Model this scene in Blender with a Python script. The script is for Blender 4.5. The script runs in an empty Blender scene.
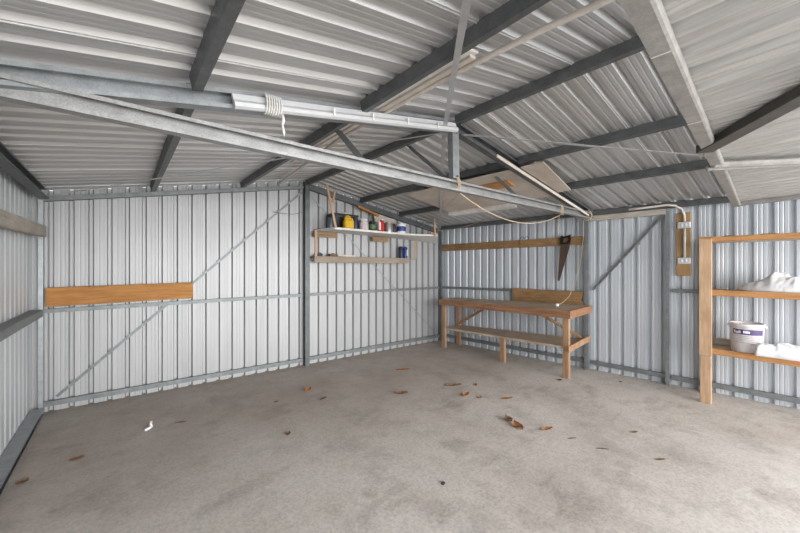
import bpy, bmesh, math, random
from mathutils import Vector as V, Matrix, noise as mnoise
random.seed(7)
SC = bpy.context.scene
COL = SC.collection

# ---------------------------------------------------------------- shed plan
# plan coordinates: x across the shed (0 = low side wall, 6 = bench wall), y out from the strapped
# end wall towards the open doorway, z up.  The shed is a little out of square.
def W(x, y, z=0.0):
    return V((-.655 + 1.0013*x + y*.1*(x/6)**2 * (1 if x > 0 else 0),
              5.358 - .034*x*max(0, 1 - y/3.25) - y, z))
def roof(x):
    return 2.44 + .1867*min(x, 6 - x)

# ---------------------------------------------------------------- materials
def new_mat(name):
    m = bpy.data.materials.new(name); m.use_nodes = True
    nt = m.node_tree
    return m, nt, nt.nodes['Principled BSDF']
def ramp(nt, stops, interp='LINEAR'):
    r = nt.nodes.new('ShaderNodeValToRGB'); r.color_ramp.interpolation = interp
    e = r.color_ramp.elements
    while len(e) < len(stops): e.new(.5)
    for k, (p, c) in enumerate(stops):
        e[k].position = p; e[k].color = (*c, 1) if len(c) == 3 else c
    return r
def coords(nt, scale=(1, 1, 1), kind='Object'):
    tc = nt.nodes.new('ShaderNodeTexCoord'); mp = nt.nodes.new('ShaderNodeMapping')
    mp.inputs['Scale'].default_value = scale
    nt.links.new(tc.outputs[kind], mp.inputs['Vector'])
    return mp.outputs['Vector']
def noise_tex(nt, vec, scale, detail=4, rough=.55):
    n = nt.nodes.new('ShaderNodeTexNoise')
    n.inputs['Scale'].default_value = scale; n.inputs['Detail'].default_value = detail
    n.inputs['Roughness'].default_value = rough
    nt.links.new(vec, n.inputs['Vector'])
    return n.outputs['Fac']
def mix(nt, a, b, fac, mode='MIX'):
    m = nt.nodes.new('ShaderNodeMix'); m.data_type = 'RGBA'; m.blend_type = mode
    for sock, v in ((m.inputs[6], a), (m.inputs[7], b), (m.inputs[0], fac)):
        if hasattr(v, 'links'): nt.links.new(v, sock)
        elif isinstance(v, (int, float)): sock.default_value = v
        else: sock.default_value = (*v, 1)
    return m.outputs[2]
def bump(nt, b, h, strength, dist=.01):
    n = nt.nodes.new('ShaderNodeBump'); n.inputs['Strength'].default_value = strength
    n.inputs['Distance'].default_value = dist
    nt.links.new(h, n.inputs['Height']); nt.links.new(n.outputs['Normal'], b.inputs['Normal'])

def metal(name, c1, c2, metallic=.55, rough=.4, stretch=(6, 6, .6), scale=2.0, spangle=0.0):
    m, nt, b = new_mat(name)
    v = coords(nt, stretch)
    f = noise_tex(nt, v, scale, 5, .6)
    r = ramp(nt, [(.3, c1), (.7, c2)]); nt.links.new(f, r.inputs[0])
    col = r.outputs[0]
    if spangle:
        f2 = noise_tex(nt, coords(nt), 120, 2)
        r2 = ramp(nt, [(.35, (.6, .6, .6)), (.65, (1, 1, 1))]); nt.links.new(f2, r2.inputs[0])
        col = mix(nt, col, r2.outputs[0], spangle, 'MULTIPLY')
    nt.links.new(col, b.inputs['Base Color'])
    b.inputs['Metallic'].default_value = metallic
    b.inputs['Roughness'].default_value = rough
    return m
def wood(name, c1, c2, stretch, scale=3.0, rough=.75, knots=.0):
    m, nt, b = new_mat(name)
    v = coords(nt, stretch)
    f = noise_tex(nt, v, scale, 6, .65)
    r = ramp(nt, [(.28, c1), (.5, tuple((p+q)/2 for p, q in zip(c1, c2))), (.72, c2)]); nt.links.new(f, r.inputs[0])
    col = r.outputs[0]
    f3 = noise_tex(nt, coords(nt), 3.1, 3)
    r3 = ramp(nt, [(.3, (.62, .6, .58)), (.62, (1, 1, 1))]); nt.links.new(f3, r3.inputs[0])
    col = mix(nt, col, r3.outputs[0], .55, 'MULTIPLY')
    nt.links.new(col, b.inputs['Base Color'])
    b.inputs['Roughness'].default_value = rough
    b.inputs['Specular IOR Level'].default_value = .25
    bump(nt, b, f, .25, .004)
    return m
def plain(name, c, rough=.5, metallic=0.0, var=.12, scale=14):
    m, nt, b = new_mat(name)
    f = noise_tex(nt, coords(nt), scale, 4)
    r = ramp(nt, [(.3, tuple(x*(1-var) for x in c)), (.7, tuple(min(1, x*(1+var)) for x in c))])
    nt.links.new(f, r.inputs[0]); nt.links.new(r.outputs[0], b.inputs['Base Color'])
    b.inputs['Roughness'].default_value = rough; b.inputs['Metallic'].default_value = metallic
    return m

M = {}
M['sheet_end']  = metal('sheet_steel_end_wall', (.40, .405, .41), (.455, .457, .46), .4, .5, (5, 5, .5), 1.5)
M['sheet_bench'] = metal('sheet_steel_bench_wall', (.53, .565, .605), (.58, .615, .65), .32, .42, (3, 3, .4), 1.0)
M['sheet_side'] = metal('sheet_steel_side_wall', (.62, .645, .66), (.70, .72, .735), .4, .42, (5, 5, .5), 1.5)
M['sheet_roof'] = metal('sheet_steel_roof', (.52, .518, .515), (.60, .597, .593), .45, .36, (.4, 9, 3), 1.2)
M['zinc']       = metal('galvanised_steel', (.30, .32, .335), (.42, .44, .45), .6, .42, (4, 4, 4), 3, .35)
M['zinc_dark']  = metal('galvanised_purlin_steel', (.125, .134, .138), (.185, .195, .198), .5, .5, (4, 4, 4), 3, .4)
M['zinc_light'] = metal('bright_galvanised_steel', (.30, .30, .295), (.43, .43, .425), .45, .42, (4, 4, 4), 3, .6)
M['strap']      = metal('strap_steel', (.27, .28, .285), (.37, .375, .38), .6, .4, (4, 4, 4), 3)
M['zinc_mid'] = metal('dull_galvanised_steel', (.19, .205, .21), (.28, .295, .30), .5, .5, (4, 4, 4), 3, .4)
M['roof_strap'] = metal('roof_strap_steel', (.50, .51, .52), (.62, .63, .64), .5, .4, (4, 4, 4), 3)
M['door_paint'] = metal('door_sheet_paint', (.36, .35, .34), (.58, .57, .555), .3, .4, (16, .5, 1), 3)
M['door_frame'] = metal('door_frame_steel', (.24, .23, .215), (.36, .345, .325), .2, .55, (5, 5, 5), 3, .25)
M['door_dark']  = metal('door_brace_dark', (.06, .057, .05), (.10, .094, .083), .3, .5)
M['pine_x']   = wood('orange_pine_x', (.36, .155, .045), (.60, .30, .105), (1.2, 14, 14), 2.4)
M['pine_y']   = wood('orange_pine_y', (.40, .19, .07), (.62, .33, .14), (14, 1.2, 14), 2.4)
M['pine_z']   = wood('pale_pine_z', (.46, .28, .16), (.68, .48, .32), (14, 14, 1.2), 2.4)
M['bench_y']  = wood('bench_timber_y', (.19, .085, .045), (.50, .28, .16), (12, 1.0, 12), 2.6)
M['bench_z']  = wood('bench_timber_z', (.28, .155, .085), (.56, .36, .22), (12, 12, 1.0), 2.6)
M['bench_top'] = wood('bench_top_timber', (.38, .29, .21), (.66, .54, .43), (12, 1.0, 12), 2.6)
M['grey_y']   = wood('weathered_timber_y', (.38, .34, .29), (.60, .55, .48), (12, 1.0, 12), 2.6)
M['brown_y']  = wood('brown_timber_y', (.20, .115, .05), (.38, .23, .11), (12, 1.0, 12), 2.6)
M['brown_x']  = wood('brown_timber_x', (.24, .16, .095), (.42, .30, .19), (1.0, 12, 12), 2.6)
M['grey_x']   = wood('weathered_timber_x', (.27, .22, .17), (.42, .35, .28), (1.0, 12, 12), 2.6)
M['ply']      = wood('plywood', (.36, .22, .10), (.50, .32, .16), (10, 10, 1.0), 2)
M['hardboard'] = wood('pale_hardboard', (.56, .49, .42), (.66, .59, .52), (2, 2, 2), 2)
M['pale_x']   = wood('pale_strip_timber', (.60, .53, .46), (.76, .70, .63), (2, 2, 2), 2)
M['white_board'] = plain('white_melamine', (.74, .72, .69), .5)
M['white_pvc'] = plain('white_plastic', (.60, .61, .62), .35, var=.04)
M['cream_pvc'] = plain('cream_plastic_pipe', (.66, .60, .54), .4, var=.08)
M['rope']     = plain('rope_fibre', (.52, .41, .27), .9, scale=60)
M['white_rope'] = plain('white_rope_fibre', (.74, .73, .70), .9, scale=60)
M['black']    = plain('black_plastic', (.018, .018, .02), .4)
M['navy']     = plain('navy_plastic', (.02, .028, .07), .4)
M['yellow']   = plain('yellow_plastic', (.72, .43, .015), .4)
M['pinkish']  = plain('milky_plastic', (.60, .53, .54), .4)
M['red']      = plain('red_plastic', (.52, .02, .02), .4)
M['tin']      = metal('tin_plate', (.42, .42, .43), (.62, .62, .62), .85, .3)
M['blue']     = plain('blue_paint', (.025, .05, .22), .4)
M['white']    = plain('white_paint', (.80, .80, .81), .5, var=.05)
M['pail']     = plain('pail_plastic', (.76, .72, .72), .4, var=.09, scale=18)
M['purple']   = plain('purple_label', (.075, .045, .16), .5)
M['green']    = plain('green_label', (.10, .18, .07), .5)
M['bag']      = plain('white_woven_bag', (.70, .70, .71), .6, var=.10, scale=25)
M['film']     = plain('white_plastic_film', (.84, .84, .86), .35, var=.04)
M['print']    = plain('grey_print', (.30, .31, .36), .6)
M['rust']     = metal('rusty_saw_steel', (.085, .055, .042), (.15, .10, .075), .5, .5)
M['dark_wood'] = wood('dark_handle_wood', (.008, .006, .006), (.02, .014, .012), (10, 10, 3), 3)
M['leaf']     = plain('dry_leaf', (.33, .15, .06), .8, var=.35, scale=30)
M['leaf_dark'] = plain('dark_dry_leaf', (.20, .12, .07), .85, var=.35, scale=30)
M['chrome']   = plain('handle_wire', (.55, .55, .56), .3, .9)
M['glass_blue'] = plain('blue_grey_jar', (.10, .15, .19), .25)

def concrete():
    m, nt, b = new_mat('worn_concrete')
    v = coords(nt)
    big = noise_tex(nt, v, .75, 5, .6)
    r1 = ramp(nt, [(.33, (.50, .445, .40)), (.5, (.62, .565, .515)), (.68, (.69, .64, .595))]); nt.links.new(big, r1.inputs[0])
    mid = noise_tex(nt, v, 3.2, 8, .68)
    r2 = ramp(nt, [(.34, (.62, .61, .60)), (.50, (.97, .97, .97)), (.72, (1.0, 1.0, 1.0))]); nt.links.new(mid, r2.inputs[0])
    col = mix(nt, r1.outputs[0], r2.outputs[0], .55, 'MULTIPLY')
    fine = noise_tex(nt, v, 55, 3, .7)
    r3 = ramp(nt, [(.32, (.68, .68, .68)), (.58, (1.05, 1.05, 1.05))]); nt.links.new(fine, r3.inputs[0])
    col = mix(nt, col, r3.outputs[0], .7, 'MULTIPLY')
    # darker traffic blotches
    bl = noise_tex(nt, coords(nt, (1, 1.7, 1)), 2.1, 6, .6)
    rb = ramp(nt, [(.56, (1, 1, 1)), (.64, (.80, .785, .77))]); nt.links.new(bl, rb.inputs[0])
    col = mix(nt, col, rb.outputs[0], .8, 'MULTIPLY')
    # pale scrapes
    v2 = coords(nt, (5, .8, 1))
    sc = noise_tex(nt, v2, 2.3, 7, .75)
    r4 = ramp(nt, [(.60, (0, 0, 0)), (.70, (1, 1, 1))]); nt.links.new(sc, r4.inputs[0])
    mm = nt.nodes.new('ShaderNodeMath'); mm.operation = 'MULTIPLY'; mm.inputs[1].default_value = .45
    nt.links.new(r4.outputs[0], mm.inputs[0])
    col = mix(nt, col, (.74, .72, .69), mm.outputs[0])
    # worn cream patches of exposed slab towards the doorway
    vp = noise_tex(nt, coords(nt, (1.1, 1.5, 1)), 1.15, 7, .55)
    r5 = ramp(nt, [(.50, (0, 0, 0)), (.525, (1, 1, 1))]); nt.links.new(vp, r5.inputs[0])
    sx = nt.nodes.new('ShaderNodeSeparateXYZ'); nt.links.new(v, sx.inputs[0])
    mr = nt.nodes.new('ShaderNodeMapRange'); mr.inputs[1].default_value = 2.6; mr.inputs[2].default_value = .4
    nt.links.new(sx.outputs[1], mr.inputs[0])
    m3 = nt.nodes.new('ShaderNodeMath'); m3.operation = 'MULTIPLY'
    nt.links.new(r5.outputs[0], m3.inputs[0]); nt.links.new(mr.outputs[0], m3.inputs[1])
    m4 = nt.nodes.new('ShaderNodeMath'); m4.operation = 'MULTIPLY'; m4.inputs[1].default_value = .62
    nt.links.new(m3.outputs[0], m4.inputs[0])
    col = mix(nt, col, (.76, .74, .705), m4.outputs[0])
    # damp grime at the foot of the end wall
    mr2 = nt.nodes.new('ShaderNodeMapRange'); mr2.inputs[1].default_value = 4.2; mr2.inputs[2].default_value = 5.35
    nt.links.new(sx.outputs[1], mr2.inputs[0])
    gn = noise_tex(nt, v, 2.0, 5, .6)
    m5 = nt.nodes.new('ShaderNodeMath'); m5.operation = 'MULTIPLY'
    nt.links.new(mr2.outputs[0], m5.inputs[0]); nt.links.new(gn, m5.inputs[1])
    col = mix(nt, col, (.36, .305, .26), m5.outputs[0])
    nt.links.new(col, b.inputs['Base Color'])
    b.inputs['Roughness'].default_value = .85
    b.inputs['Specular IOR Level'].default_value = .25
    bump(nt, b, fine, .25, .004)
    return m
M['concrete'] = concrete()

# ---------------------------------------------------------------- mesh builder
class MB:
    def __init__(s): s.v = []; s.f = []; s.sm = []
    def add(s, vs, fs, smooth=False):
        o = len(s.v); s.v += [V(p) for p in vs]
        for f in fs: s.f.append([o+i for i in f]); s.sm.append(smooth)
        return s
    def box(s, c, size, ax=None, bev=0.0):
        """box by centre and full size, optional axes (3 unit vectors), chamfered long edges"""
        c = V(c); X, Y, Z = ax if ax else (V((1, 0, 0)), V((0, 1, 0)), V((0, 0, 1)))
        bm = bmesh.new(); bmesh.ops.create_cube(bm, size=1)
        for q in bm.verts: q.co = V((q.co.x*size[0], q.co.y*size[1], q.co.z*size[2]))
        if bev: bmesh.ops.bevel(bm, geom=bm.edges[:], offset=min(bev, min(size)*.45), segments=1, affect='EDGES')
        bm.verts.index_update()
        s.add([c + X*q.co.x + Y*q.co.y + Z*q.co.z for q in bm.verts], [[q.index for q in f.verts] for f in bm.faces])
        bm.free(); return s
    def bx(s, a, b, bev=0.004):
        a, b = V(a), V(b)
        return s.box((a+b)/2, [abs(b[i]-a[i]) for i in range(3)], None, bev)
    def bar(s, A, B, w, h, up=(0, 0, 1), bev=.003):
        """rectangular bar from A to B, w along side, h along up"""
        A, B = V(A), V(B); d = (B-A); L = d.length; d.normalize()
        sd = d.cross(V(up)).normalized(); u = sd.cross(d).normalized()
        return s.box((A+B)/2, (w, L, h), (sd, d, u), bev)
    def sweep(s, prof, A, B, up=(0, 0, 1)):
        """closed profile (side, up) from A to B, capped"""
        A, B = V(A), V(B); d = (B-A).normalized()
        sd = d.cross(V(up)).normalized(); u = sd.cross(d).normalized()
        n = len(prof)
        vs = [P + sd*a + u*b for P in (A, B) for a, b in prof]
        fs = [[i, (i+1) % n, n+(i+1) % n, n+i] for i in range(n)]
        fs += [list(range(n))[::-1], list(range(n, 2*n))]
        return s.add(vs, fs)
    def tube(s, pts, r, seg=8, smooth=True):
        pts = [V(p) for p in pts]; n = len(pts)
        rs = r if isinstance(r, (list, tuple)) else [r]*n
        ref = V((0, 0, 1)); vs = []
        for i, p in enumerate(pts):
            d = (pts[min(i+1, n-1)] - pts[max(i-1, 0)]).normalized()
            a = d.cross(ref)
            if a.length < .05: a = d.cross(V((1, 0, 0)))
            a.normalize(); b = a.cross(d)
            for k in range(seg):
                t = 2*math.pi*k/seg; vs.append(p + (a*math.cos(t) + b*math.sin(t))*rs[i])
        fs = [[i*seg+k, i*seg+(k+1) % seg, (i+1)*seg+(k+1) % seg, (i+1)*seg+k] for i in range(n-1) for k in range(seg)]
        fs += [list(range(seg))[::-1], [(n-1)*seg+k for k in range(seg)]]
        return s.add(vs, fs, smooth)
    def lathe(s, c, prof, seg=24, smooth=True):
        c = V(c); vs = []; n = len(prof)
        for r, z in prof:
            for k in range(seg):
                t = 2*math.pi*k/seg; vs.append(c + V((r*math.cos(t), r*math.sin(t), z)))
        fs = [[i*seg+k, i*seg+(k+1) % seg, (i+1)*seg+(k+1) % seg, (i+1)*seg+k] for i in range(n-1) for k in range(seg)]
        if prof[0][0] > 0: fs.append(list(range(seg))[::-1])
        if prof[-1][0] > 0: fs.append([(n-1)*seg+k for k in range(seg)])
        return s.add(vs, fs, smooth)
    def poly(s, pts, thick):
        """flat outline extruded by vector thick"""
        t = V(thick); n = len(pts); pts = [V(p) for p in pts]
        return s.add(pts + [p+t for p in pts], [list(range(n))[::-1], list(range(n, 2*n))] +
                     [[i, (i+1) % n, n+(i+1) % n, n+i] for i in range(n)])
    def hexa(s, bot, top):
        """eight corners: four below, four above"""
        return s.add(list(bot)+list(top), [[3, 2, 1, 0], [4, 5, 6, 7], [0, 1, 5, 4], [1, 2, 6, 5], [2, 3, 7, 6], [3, 0, 4, 7]])
    def obj(s, name, mat, parent=None, fixn=True):
        me = bpy.data.meshes.new(name)
        lo = V([min(p[i] for p in s.v) for i in range(3)]); hi = V([max(p[i] for p in s.v) for i in range(3)])
        o0 = V(((lo.x+hi.x)/2, (lo.y+hi.y)/2, lo.z))
        me.from_pydata([tuple(p-o0) for p in s.v], [], s.f); me.update()
        me.polygons.foreach_set('use_smooth', s.sm)
        if fixn:
            bm = bmesh.new(); bm.from_mesh(me); bmesh.ops.recalc_face_normals(bm, faces=bm.faces); bm.to_mesh(me); bm.free()
        me.materials.append(M[mat] if isinstance(mat, str) else mat)
        o = bpy.data.objects.new(name, me); COL.objects.link(o)
        o.location = o0
        if parent is not None:
            o.parent = parent
            q = parent; off = V((0, 0, 0))
            while q is not None: off += q.location; q = q.parent
            o.location = o0 - off
        return o
def tag(o, label, cat=None, group=None, kind=None):
    o['label'] = label
    if cat: o['category'] = cat
    if group: o['group'] = group
    if kind: o['kind'] = kind
    return o
def thing(name, loc, label, cat, group=None):
    o = bpy.data.objects.new(name, None); COL.objects.link(o); o.location = V(loc)
    o.empty_display_size = .1
    return tag(o, label, cat, group)
def cee(w, h, t=.004, lip=.014, open_side=1, z=0.0):
    """lipped channel profile; web on the -side when open_side=+1; z shifts the profile in up"""
    a, b = w/2, h/2
    p = [(-a, -b), (a, -b), (a, -b+lip), (a-t, -b+lip), (a-t, -b+t), (-a+t, -b+t), (-a+t, b-t), (a-t, b-t), (a-t, b-lip), (a, b-lip), (a, b), (-a, b)]
    return [(x*open_side, y+z) for x, y in p]
def member(name, A, B, prof, mat, label, cat, group=None, up=(0, 0, 1)):
    return tag(MB().sweep(prof, A, B, up).obj(name, mat), label, cat, group, 'thing')

# ---------------------------------------------------------------- corrugated sheeting
PITCH = .165
def rib_profile(s0, s1, phase=0.0, deep=.028, lap=0, sw=.0018, fl=.018):
    """points (s, depth): pans with small stiffening swages, deep ribs away from the room"""
    pts = []; k = math.floor((s0-phase)/PITCH) - 1
    while True:
        b = phase + k*PITCH
        if b > s1: break
        for ds, dd in ((0, 0), (fl, deep), (fl+.028, deep), (2*fl+.028, 0), (.088, 0), (.093, sw), (.099, sw), (.104, 0), (.126, 0), (.131, sw), (.137, sw), (.142, 0)):
            pts.append((b+ds, dd))
        if lap and k % lap == 0:
            pts += [(b+.1475, 0), (b+.1480, -.006), (b+.1535, -.006), (b+.1540, 0)]
        k += 1
    pts = [p for p in pts if s0 < p[0] < s1]
    return [(s0, 0)] + pts + [(s1, 0)]
def sheet(prof, lo, hi):
    """lo(s,d), hi(s,d) give the two ends of each profile line"""
    mb = MB(); n = len(prof)
    vs = [lo(s, d) for s, d in prof] + [hi(s, d) for s, d in prof]
    return mb.add(vs, [[i, i+1, n+i+1, n+i] for i in range(n-1)])

YF = 6.42   # plan y of the doorway line
rp = rib_profile(-.1, 6.0, .02, .042, 0, .0018, .012)
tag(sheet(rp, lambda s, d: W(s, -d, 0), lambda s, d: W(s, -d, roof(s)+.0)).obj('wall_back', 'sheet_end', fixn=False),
    'white ribbed steel end wall with steep bracing straps', 'wall', None, 'structure')
rp = rib_profile(0, YF, .06, .034)
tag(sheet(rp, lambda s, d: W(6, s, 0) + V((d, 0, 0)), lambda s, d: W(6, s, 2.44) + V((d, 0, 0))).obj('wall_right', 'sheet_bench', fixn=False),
    'blue-grey ribbed steel wall behind the workbench', 'wall', None, 'structure')
rp = rib_profile(0, YF, .06, .020)
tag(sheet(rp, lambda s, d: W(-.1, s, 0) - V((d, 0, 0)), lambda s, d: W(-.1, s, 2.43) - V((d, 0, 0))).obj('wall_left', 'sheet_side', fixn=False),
    'narrow sliver of ribbed steel side wall with a weathered board', 'wall', None, 'structure')
rp = rib_profile(-.03, YF+.1, .03, .030, 5)
mb = sheet(rp, lambda s, d: W(-.14, s, roof(-.14)+d), lambda s, d: W(3, s, roof(3)+d))
m2 = sheet(rp, lambda s, d: W(3, s, roof(3)+d), lambda s, d: W(6.05, s, roof(6.05)+d))
mb.add(m2.v, m2.f)
tag(mb.obj('ceiling', 'sheet_roof', fixn=False), 'pitched ribbed steel roof lining above the shed', 'ceiling', None, 'structure')
# the slab runs on outside the open doorway
mb = MB(); g = [V((-9, -9, 0)), V((12, -9, 0)), V((12, 5.5, 0)), V((-9, 5.5, 0))]
a = [V((-.9, -9, 0)), V((7.0, -9, 0)), V((7.0, 5.45, 0)), V((-.9, 5.45, 0))]
mb.hexa([p - V((0, 0, .12)) for p in a], a)
tag(mb.obj('floor', 'concrete'), 'worn bare concrete slab floor', 'floor', None, 'structure')

# ---------------------------------------------------------------- roof steel
T = 3.22
def up_l(x): return V((.1837, 0, -1)) * -1 if False else V((-.1837, 0, 1)).normalized()
UPL, UPR = V((-.1837, 0, 1)).normalized(), V((.1837, 0, 1)).normalized()
pur = [(.95, UPL, -1, 'lowest', 'purlin by the low side wall'), (1.985, UPL, -1, 'board', 'purlin beside the pale stored plank'),
       (2.96, V((0, 0, 1)), -1, 'ridge', 'ridge purlin'), (3.95, UPR, -1, 'upper', 'second purlin down from the ridge on the bench slope'),
       (4.825, UPR, -1, 'lower', 'third purlin down from the ridge on the bench slope')]
desc = {.95: 'purlin on the bare slope, lower of two, above the orange end-wall plank',
        1.985: 'purlin carrying the pale plank and cream pipe',
        2.96: 'purlin running along the roof ridge',
        3.95: 'purlin on the bench slope, next below the ridge',
        4.825: 'purlin on the bench slope, nearest above the workbench wall'}
for x, up, side, a, b_ in pur:
    for (y0, y1, bay) in ((.09, T-.05, 'end-wall bay, dark '), (T+.05, YF-.06, 'doorway bay, dark ')):
        h = .08
        A, B = W(x, y0, roof(x)-.041), W(x, y1, roof(x)-.041)
        # web faces the low side wall; flanges run towards the bench side
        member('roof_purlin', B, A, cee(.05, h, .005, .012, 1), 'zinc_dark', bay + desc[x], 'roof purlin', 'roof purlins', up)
member('eave_purlin', W(.0, YF-.06, 2.378), W(.0, .1, 2.378), cee(.07, .11, .005, .015, 1), 'zinc_dark', 'dark eave channel along the top of the narrow side wall', 'eave purlin', None, UPL)
member('eave_purlin', W(5.90, YF-.06, 2.417), W(5.90, .1, 2.417), cee(.05, .07, .005, .015, 1), 'zinc_dark', 'grey eave channel along the top of the workbench wall', 'eave purlin', None, UPR)

# central truss
tr = thing('roof_truss', W(2.97, T, 2.3), 'galvanised steel truss spanning mid-shed with king post and horizontal tie', 'roof truss')
zc = lambda x: roof(x) - .094
apx = W(2.97, T, roof(3)-.091)
MB().sweep(cee(.07, .105, .005, .022, 1), W(-.04, T, zc(-.04)), apx, (0, 0, 1)).obj('top_chord', 'zinc', tr)
MB().sweep(cee(.07, .105, .005, .022, 1), apx, W(5.83, T, zc(5.83)), (0, 0, 1)).obj('top_chord', 'zinc_dark', tr)
MB().sweep(cee(.06, .095, .005, .02, 1), W(.02, T+.02, 2.338), W(5.72, T+.02, 2.358), (0, 0, 1)).obj('bottom_chord', 'zinc_light', tr)
MB().sweep(cee(.085, .06, .005, .018, 1), W(2.98, T, 2.42), W(2.97, T, roof(3)-.14), (0, -1, 0)).obj('king_post', 'zinc', tr)
for x, z in ((2.985, 2.36), (2.985, 2.44), (2.97, 2.84), (2.90, 2.84), (3.05, 2.84), (5.60, 2.375), (5.66, 2.375)):
    p = W(x, T, z); MB().tube([p+V((0, -.035, 0)), p+V((0, -.058, 0))], .009, 6, False).obj('bolt', 'zinc_light', tr)

# fly braces from purlin to tie
for (x0, y0, x1, z0, lab) in ((1.96, 2.93, 2.03, 2.69, 'dark fly brace dropping from the plank purlin to the truss tie'),
                          (2.90, 2.66, 2.955, 2.86, 'dark fly brace dropping from the ridge purlin to the king post foot'),
                          (3.93, 2.97, 4.03, 2.66, 'short dark fly brace above the tie, beside the pale ceiling sheet')):
    mb = MB(); A = W(x0, y0, z0); B = W(x1, T-.03, 2.40)
    mb.sweep([(-.03, -.004), (.03, -.004), (.03, .03), (.025, .03), (.025, .001), (-.03, .001)], A, B, (0, 1, 0))
    tag(mb.obj('fly_brace', 'zinc_dark'), lab, 'brace', None, 'thing')

# flat bracing straps under the roof
def strap(pts, w, mat, label, nrm):
    mb = MB()
    for (A, B, n) in pts: mb.bar(A, B, w, .003, n, 0)
    return tag(mb.obj('bracing_strap', mat), label, 'bracing strap', None, 'thing')
R_ = lambda x, y, o=-.118: W(x, y, roof(x)+o)
strap([(R_(1.0, 5.2), R_(2.93, 3.14), UPL), (R_(2.93, 3.14), R_(5.72, .27), UPR)], .036, 'roof_strap',
      'flat steel roof strap crossing from the doorway over the ridge to the bench corner', UPL)
strap([(R_(.1, .35), R_(2.93, 3.12), UPL), (R_(2.93, 3.12), R_(5.0, 5.3), UPR)], .030, 'roof_strap',
      'flat steel roof strap crossing behind the truss apex towards the open door frame', UPL)

# ---------------------------------------------------------------- end wall steel
def colm(x, y, z1, w, d, label, mat='zinc', openv=(0, 0, 1)):
    return None
member('steel_post', W(2.955, .06, 0), W(2.955, .06, roof(2.955)-.02), cee(.075, .09, .005, .018, 1), 'zinc_dark', 'dark steel post under the gable peak of the end wall', 'steel post', 'wall posts', (0, 1, 0))
member('steel_post', W(-.022, .055, 0), W(-.022, .055, roof(0)-.03), cee(.038, .07, .004, .012, 1), 'zinc', 'pale steel corner post where the narrow side wall meets the end wall', 'steel post', 'wall posts', (0, 1, 0))
member('steel_post', W(5.965, .045, 0), W(5.965, .045, 2.36), cee(.06, .08, .005, .018, -1), 'zinc_dark', 'dark steel corner post beyond the workbench', 'steel post', 'wall posts', (0, 1, 0))
member('steel_post', W(5.945, 3.12, 0), W(5.945, 3.12, 2.35), cee(.06, .08, .005, .018, 1), 'zinc', 'grey steel post just past the workbench end under the truss', 'steel post', 'wall posts', (1, 0, 0))
member('steel_post', W(5.955, 4.11, 0), W(5.955, 4.11, 2.35), cee(.042, .06, .005, .018, 1), 'zinc', 'grey steel post beside the plywood switch board', 'steel post', 'wall posts', (1, 0, 0))

zr = lambda x: roof(x) - .105
member('gable_rafter', W(-.02, .045, zr(-.02)), W(2.90, .045, zr(2.90)), cee(.075, .052, .005, .014, -1), 'zinc_mid', 'pale sloping steel rafter on the end wall, bare side of the gable post', 'rafter', 'gable rafters')
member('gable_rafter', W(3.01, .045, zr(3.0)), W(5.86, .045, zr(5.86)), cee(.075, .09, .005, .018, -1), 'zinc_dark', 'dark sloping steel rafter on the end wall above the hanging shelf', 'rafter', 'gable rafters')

def girt(A, B, h, label, mat='zinc_mid', w=.045):
    return member('wall_girt', A, B, cee(w, h, .004, .014, -1), mat, label, 'wall girt', 'wall girts')
girt(W(-.01, .028, 1.112), W(2.905, .028, 1.138), .044, 'waist-high grey girt on the end wall below the orange plank')
girt(W(3.005, .028, 1.14), W(5.93, .028, 1.145), .046, 'waist-high grey girt on the end wall below the hanging shelf')
girt(W(-.01, .028, .095), W(2.905, .028, .092), .055, 'ankle-high grey girt on the end wall, bare side of the gable post')
girt(W(3.005, .028, .095), W(5.93, .028, .105), .06, 'ankle-high grey girt on the end wall, bench side of the gable post')
girt(W(5.975, .09, 1.15), W(5.975, 3.06, 1.185),.048, 'waist-high grey girt behind the workbench', w=.042)
girt(W(5.975, 4.15, 1.275), W(5.975, YF-.05, 1.275),  .048, 'chest-high grey girt behind the timber shelf rack', w=.042)
girt(W(5.975, .09, .13), W(5.975, 3.06, .12), .06, 'ankle-high grey girt behind the workbench', w=.042)
girt(W(5.975, 3.18, .115), W(5.975, 4.07, .11), .06, 'short ankle-high grey girt in the bay with the slanting brace', w=.042)
girt(W(5.975, 4.15, .105), W(5.975, YF-.05, .095), .062, 'ankle-high grey girt behind the timber shelf rack', w=.042)
girt(W(-.05, YF-.05, 1.13), W(-.05, .11, 1.10), .07, 'waist-high channel girt along the narrow side wall', w=.095)
member('bottom_channel', W(-.045, YF-.05, .04), W(-.045, .11, .04), cee(.10, .075, .004, .016, 1), 'zinc', 'dark steel channel on the slab along the narrow side wall', 'floor channel')

def wstrap(A, B, w, mat, label, n):
    mb = MB(); mb.bar(A, B, w, .003, n, 0)
    return tag(mb.obj('bracing_strap', mat), label, 'bracing strap', None, 'thing')
wstrap(W(.09, -.001+.003, .15), W(2.90, .003, 2.80), .032, 'zinc_mid', 'long flat strap slanting up behind the orange plank to the gable post', (0, 1, 0))
wstrap(W(3.07, .003, 2.74), W(5.86, .003, .18), .022, 'zinc', 'flat strap slanting down behind the hanging shelf to the bench corner', (0, 1, 0))
mb = MB(); mb.sweep([(-.022, -.002), (.022, -.002), (.022, .03), (.018, .03), (.018, .002), (-.022, .002)], W(5.965, 3.19, 1.24), W(5.965, 4.04, 2.29), (-1, 0, 0))
for t in (.25, .42, .66):
    p = W(5.965, 3.19, 1.24).lerp(W(5.965, 4.06, 2.31), t); mb.box(p + V((-.01, -.02, -.02)), (.02, .03, .03))
tag(mb.obj('angle_brace', 'zinc'), 'slanting steel angle brace between two posts past the workbench', 'brace', None, 'thing')
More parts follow.
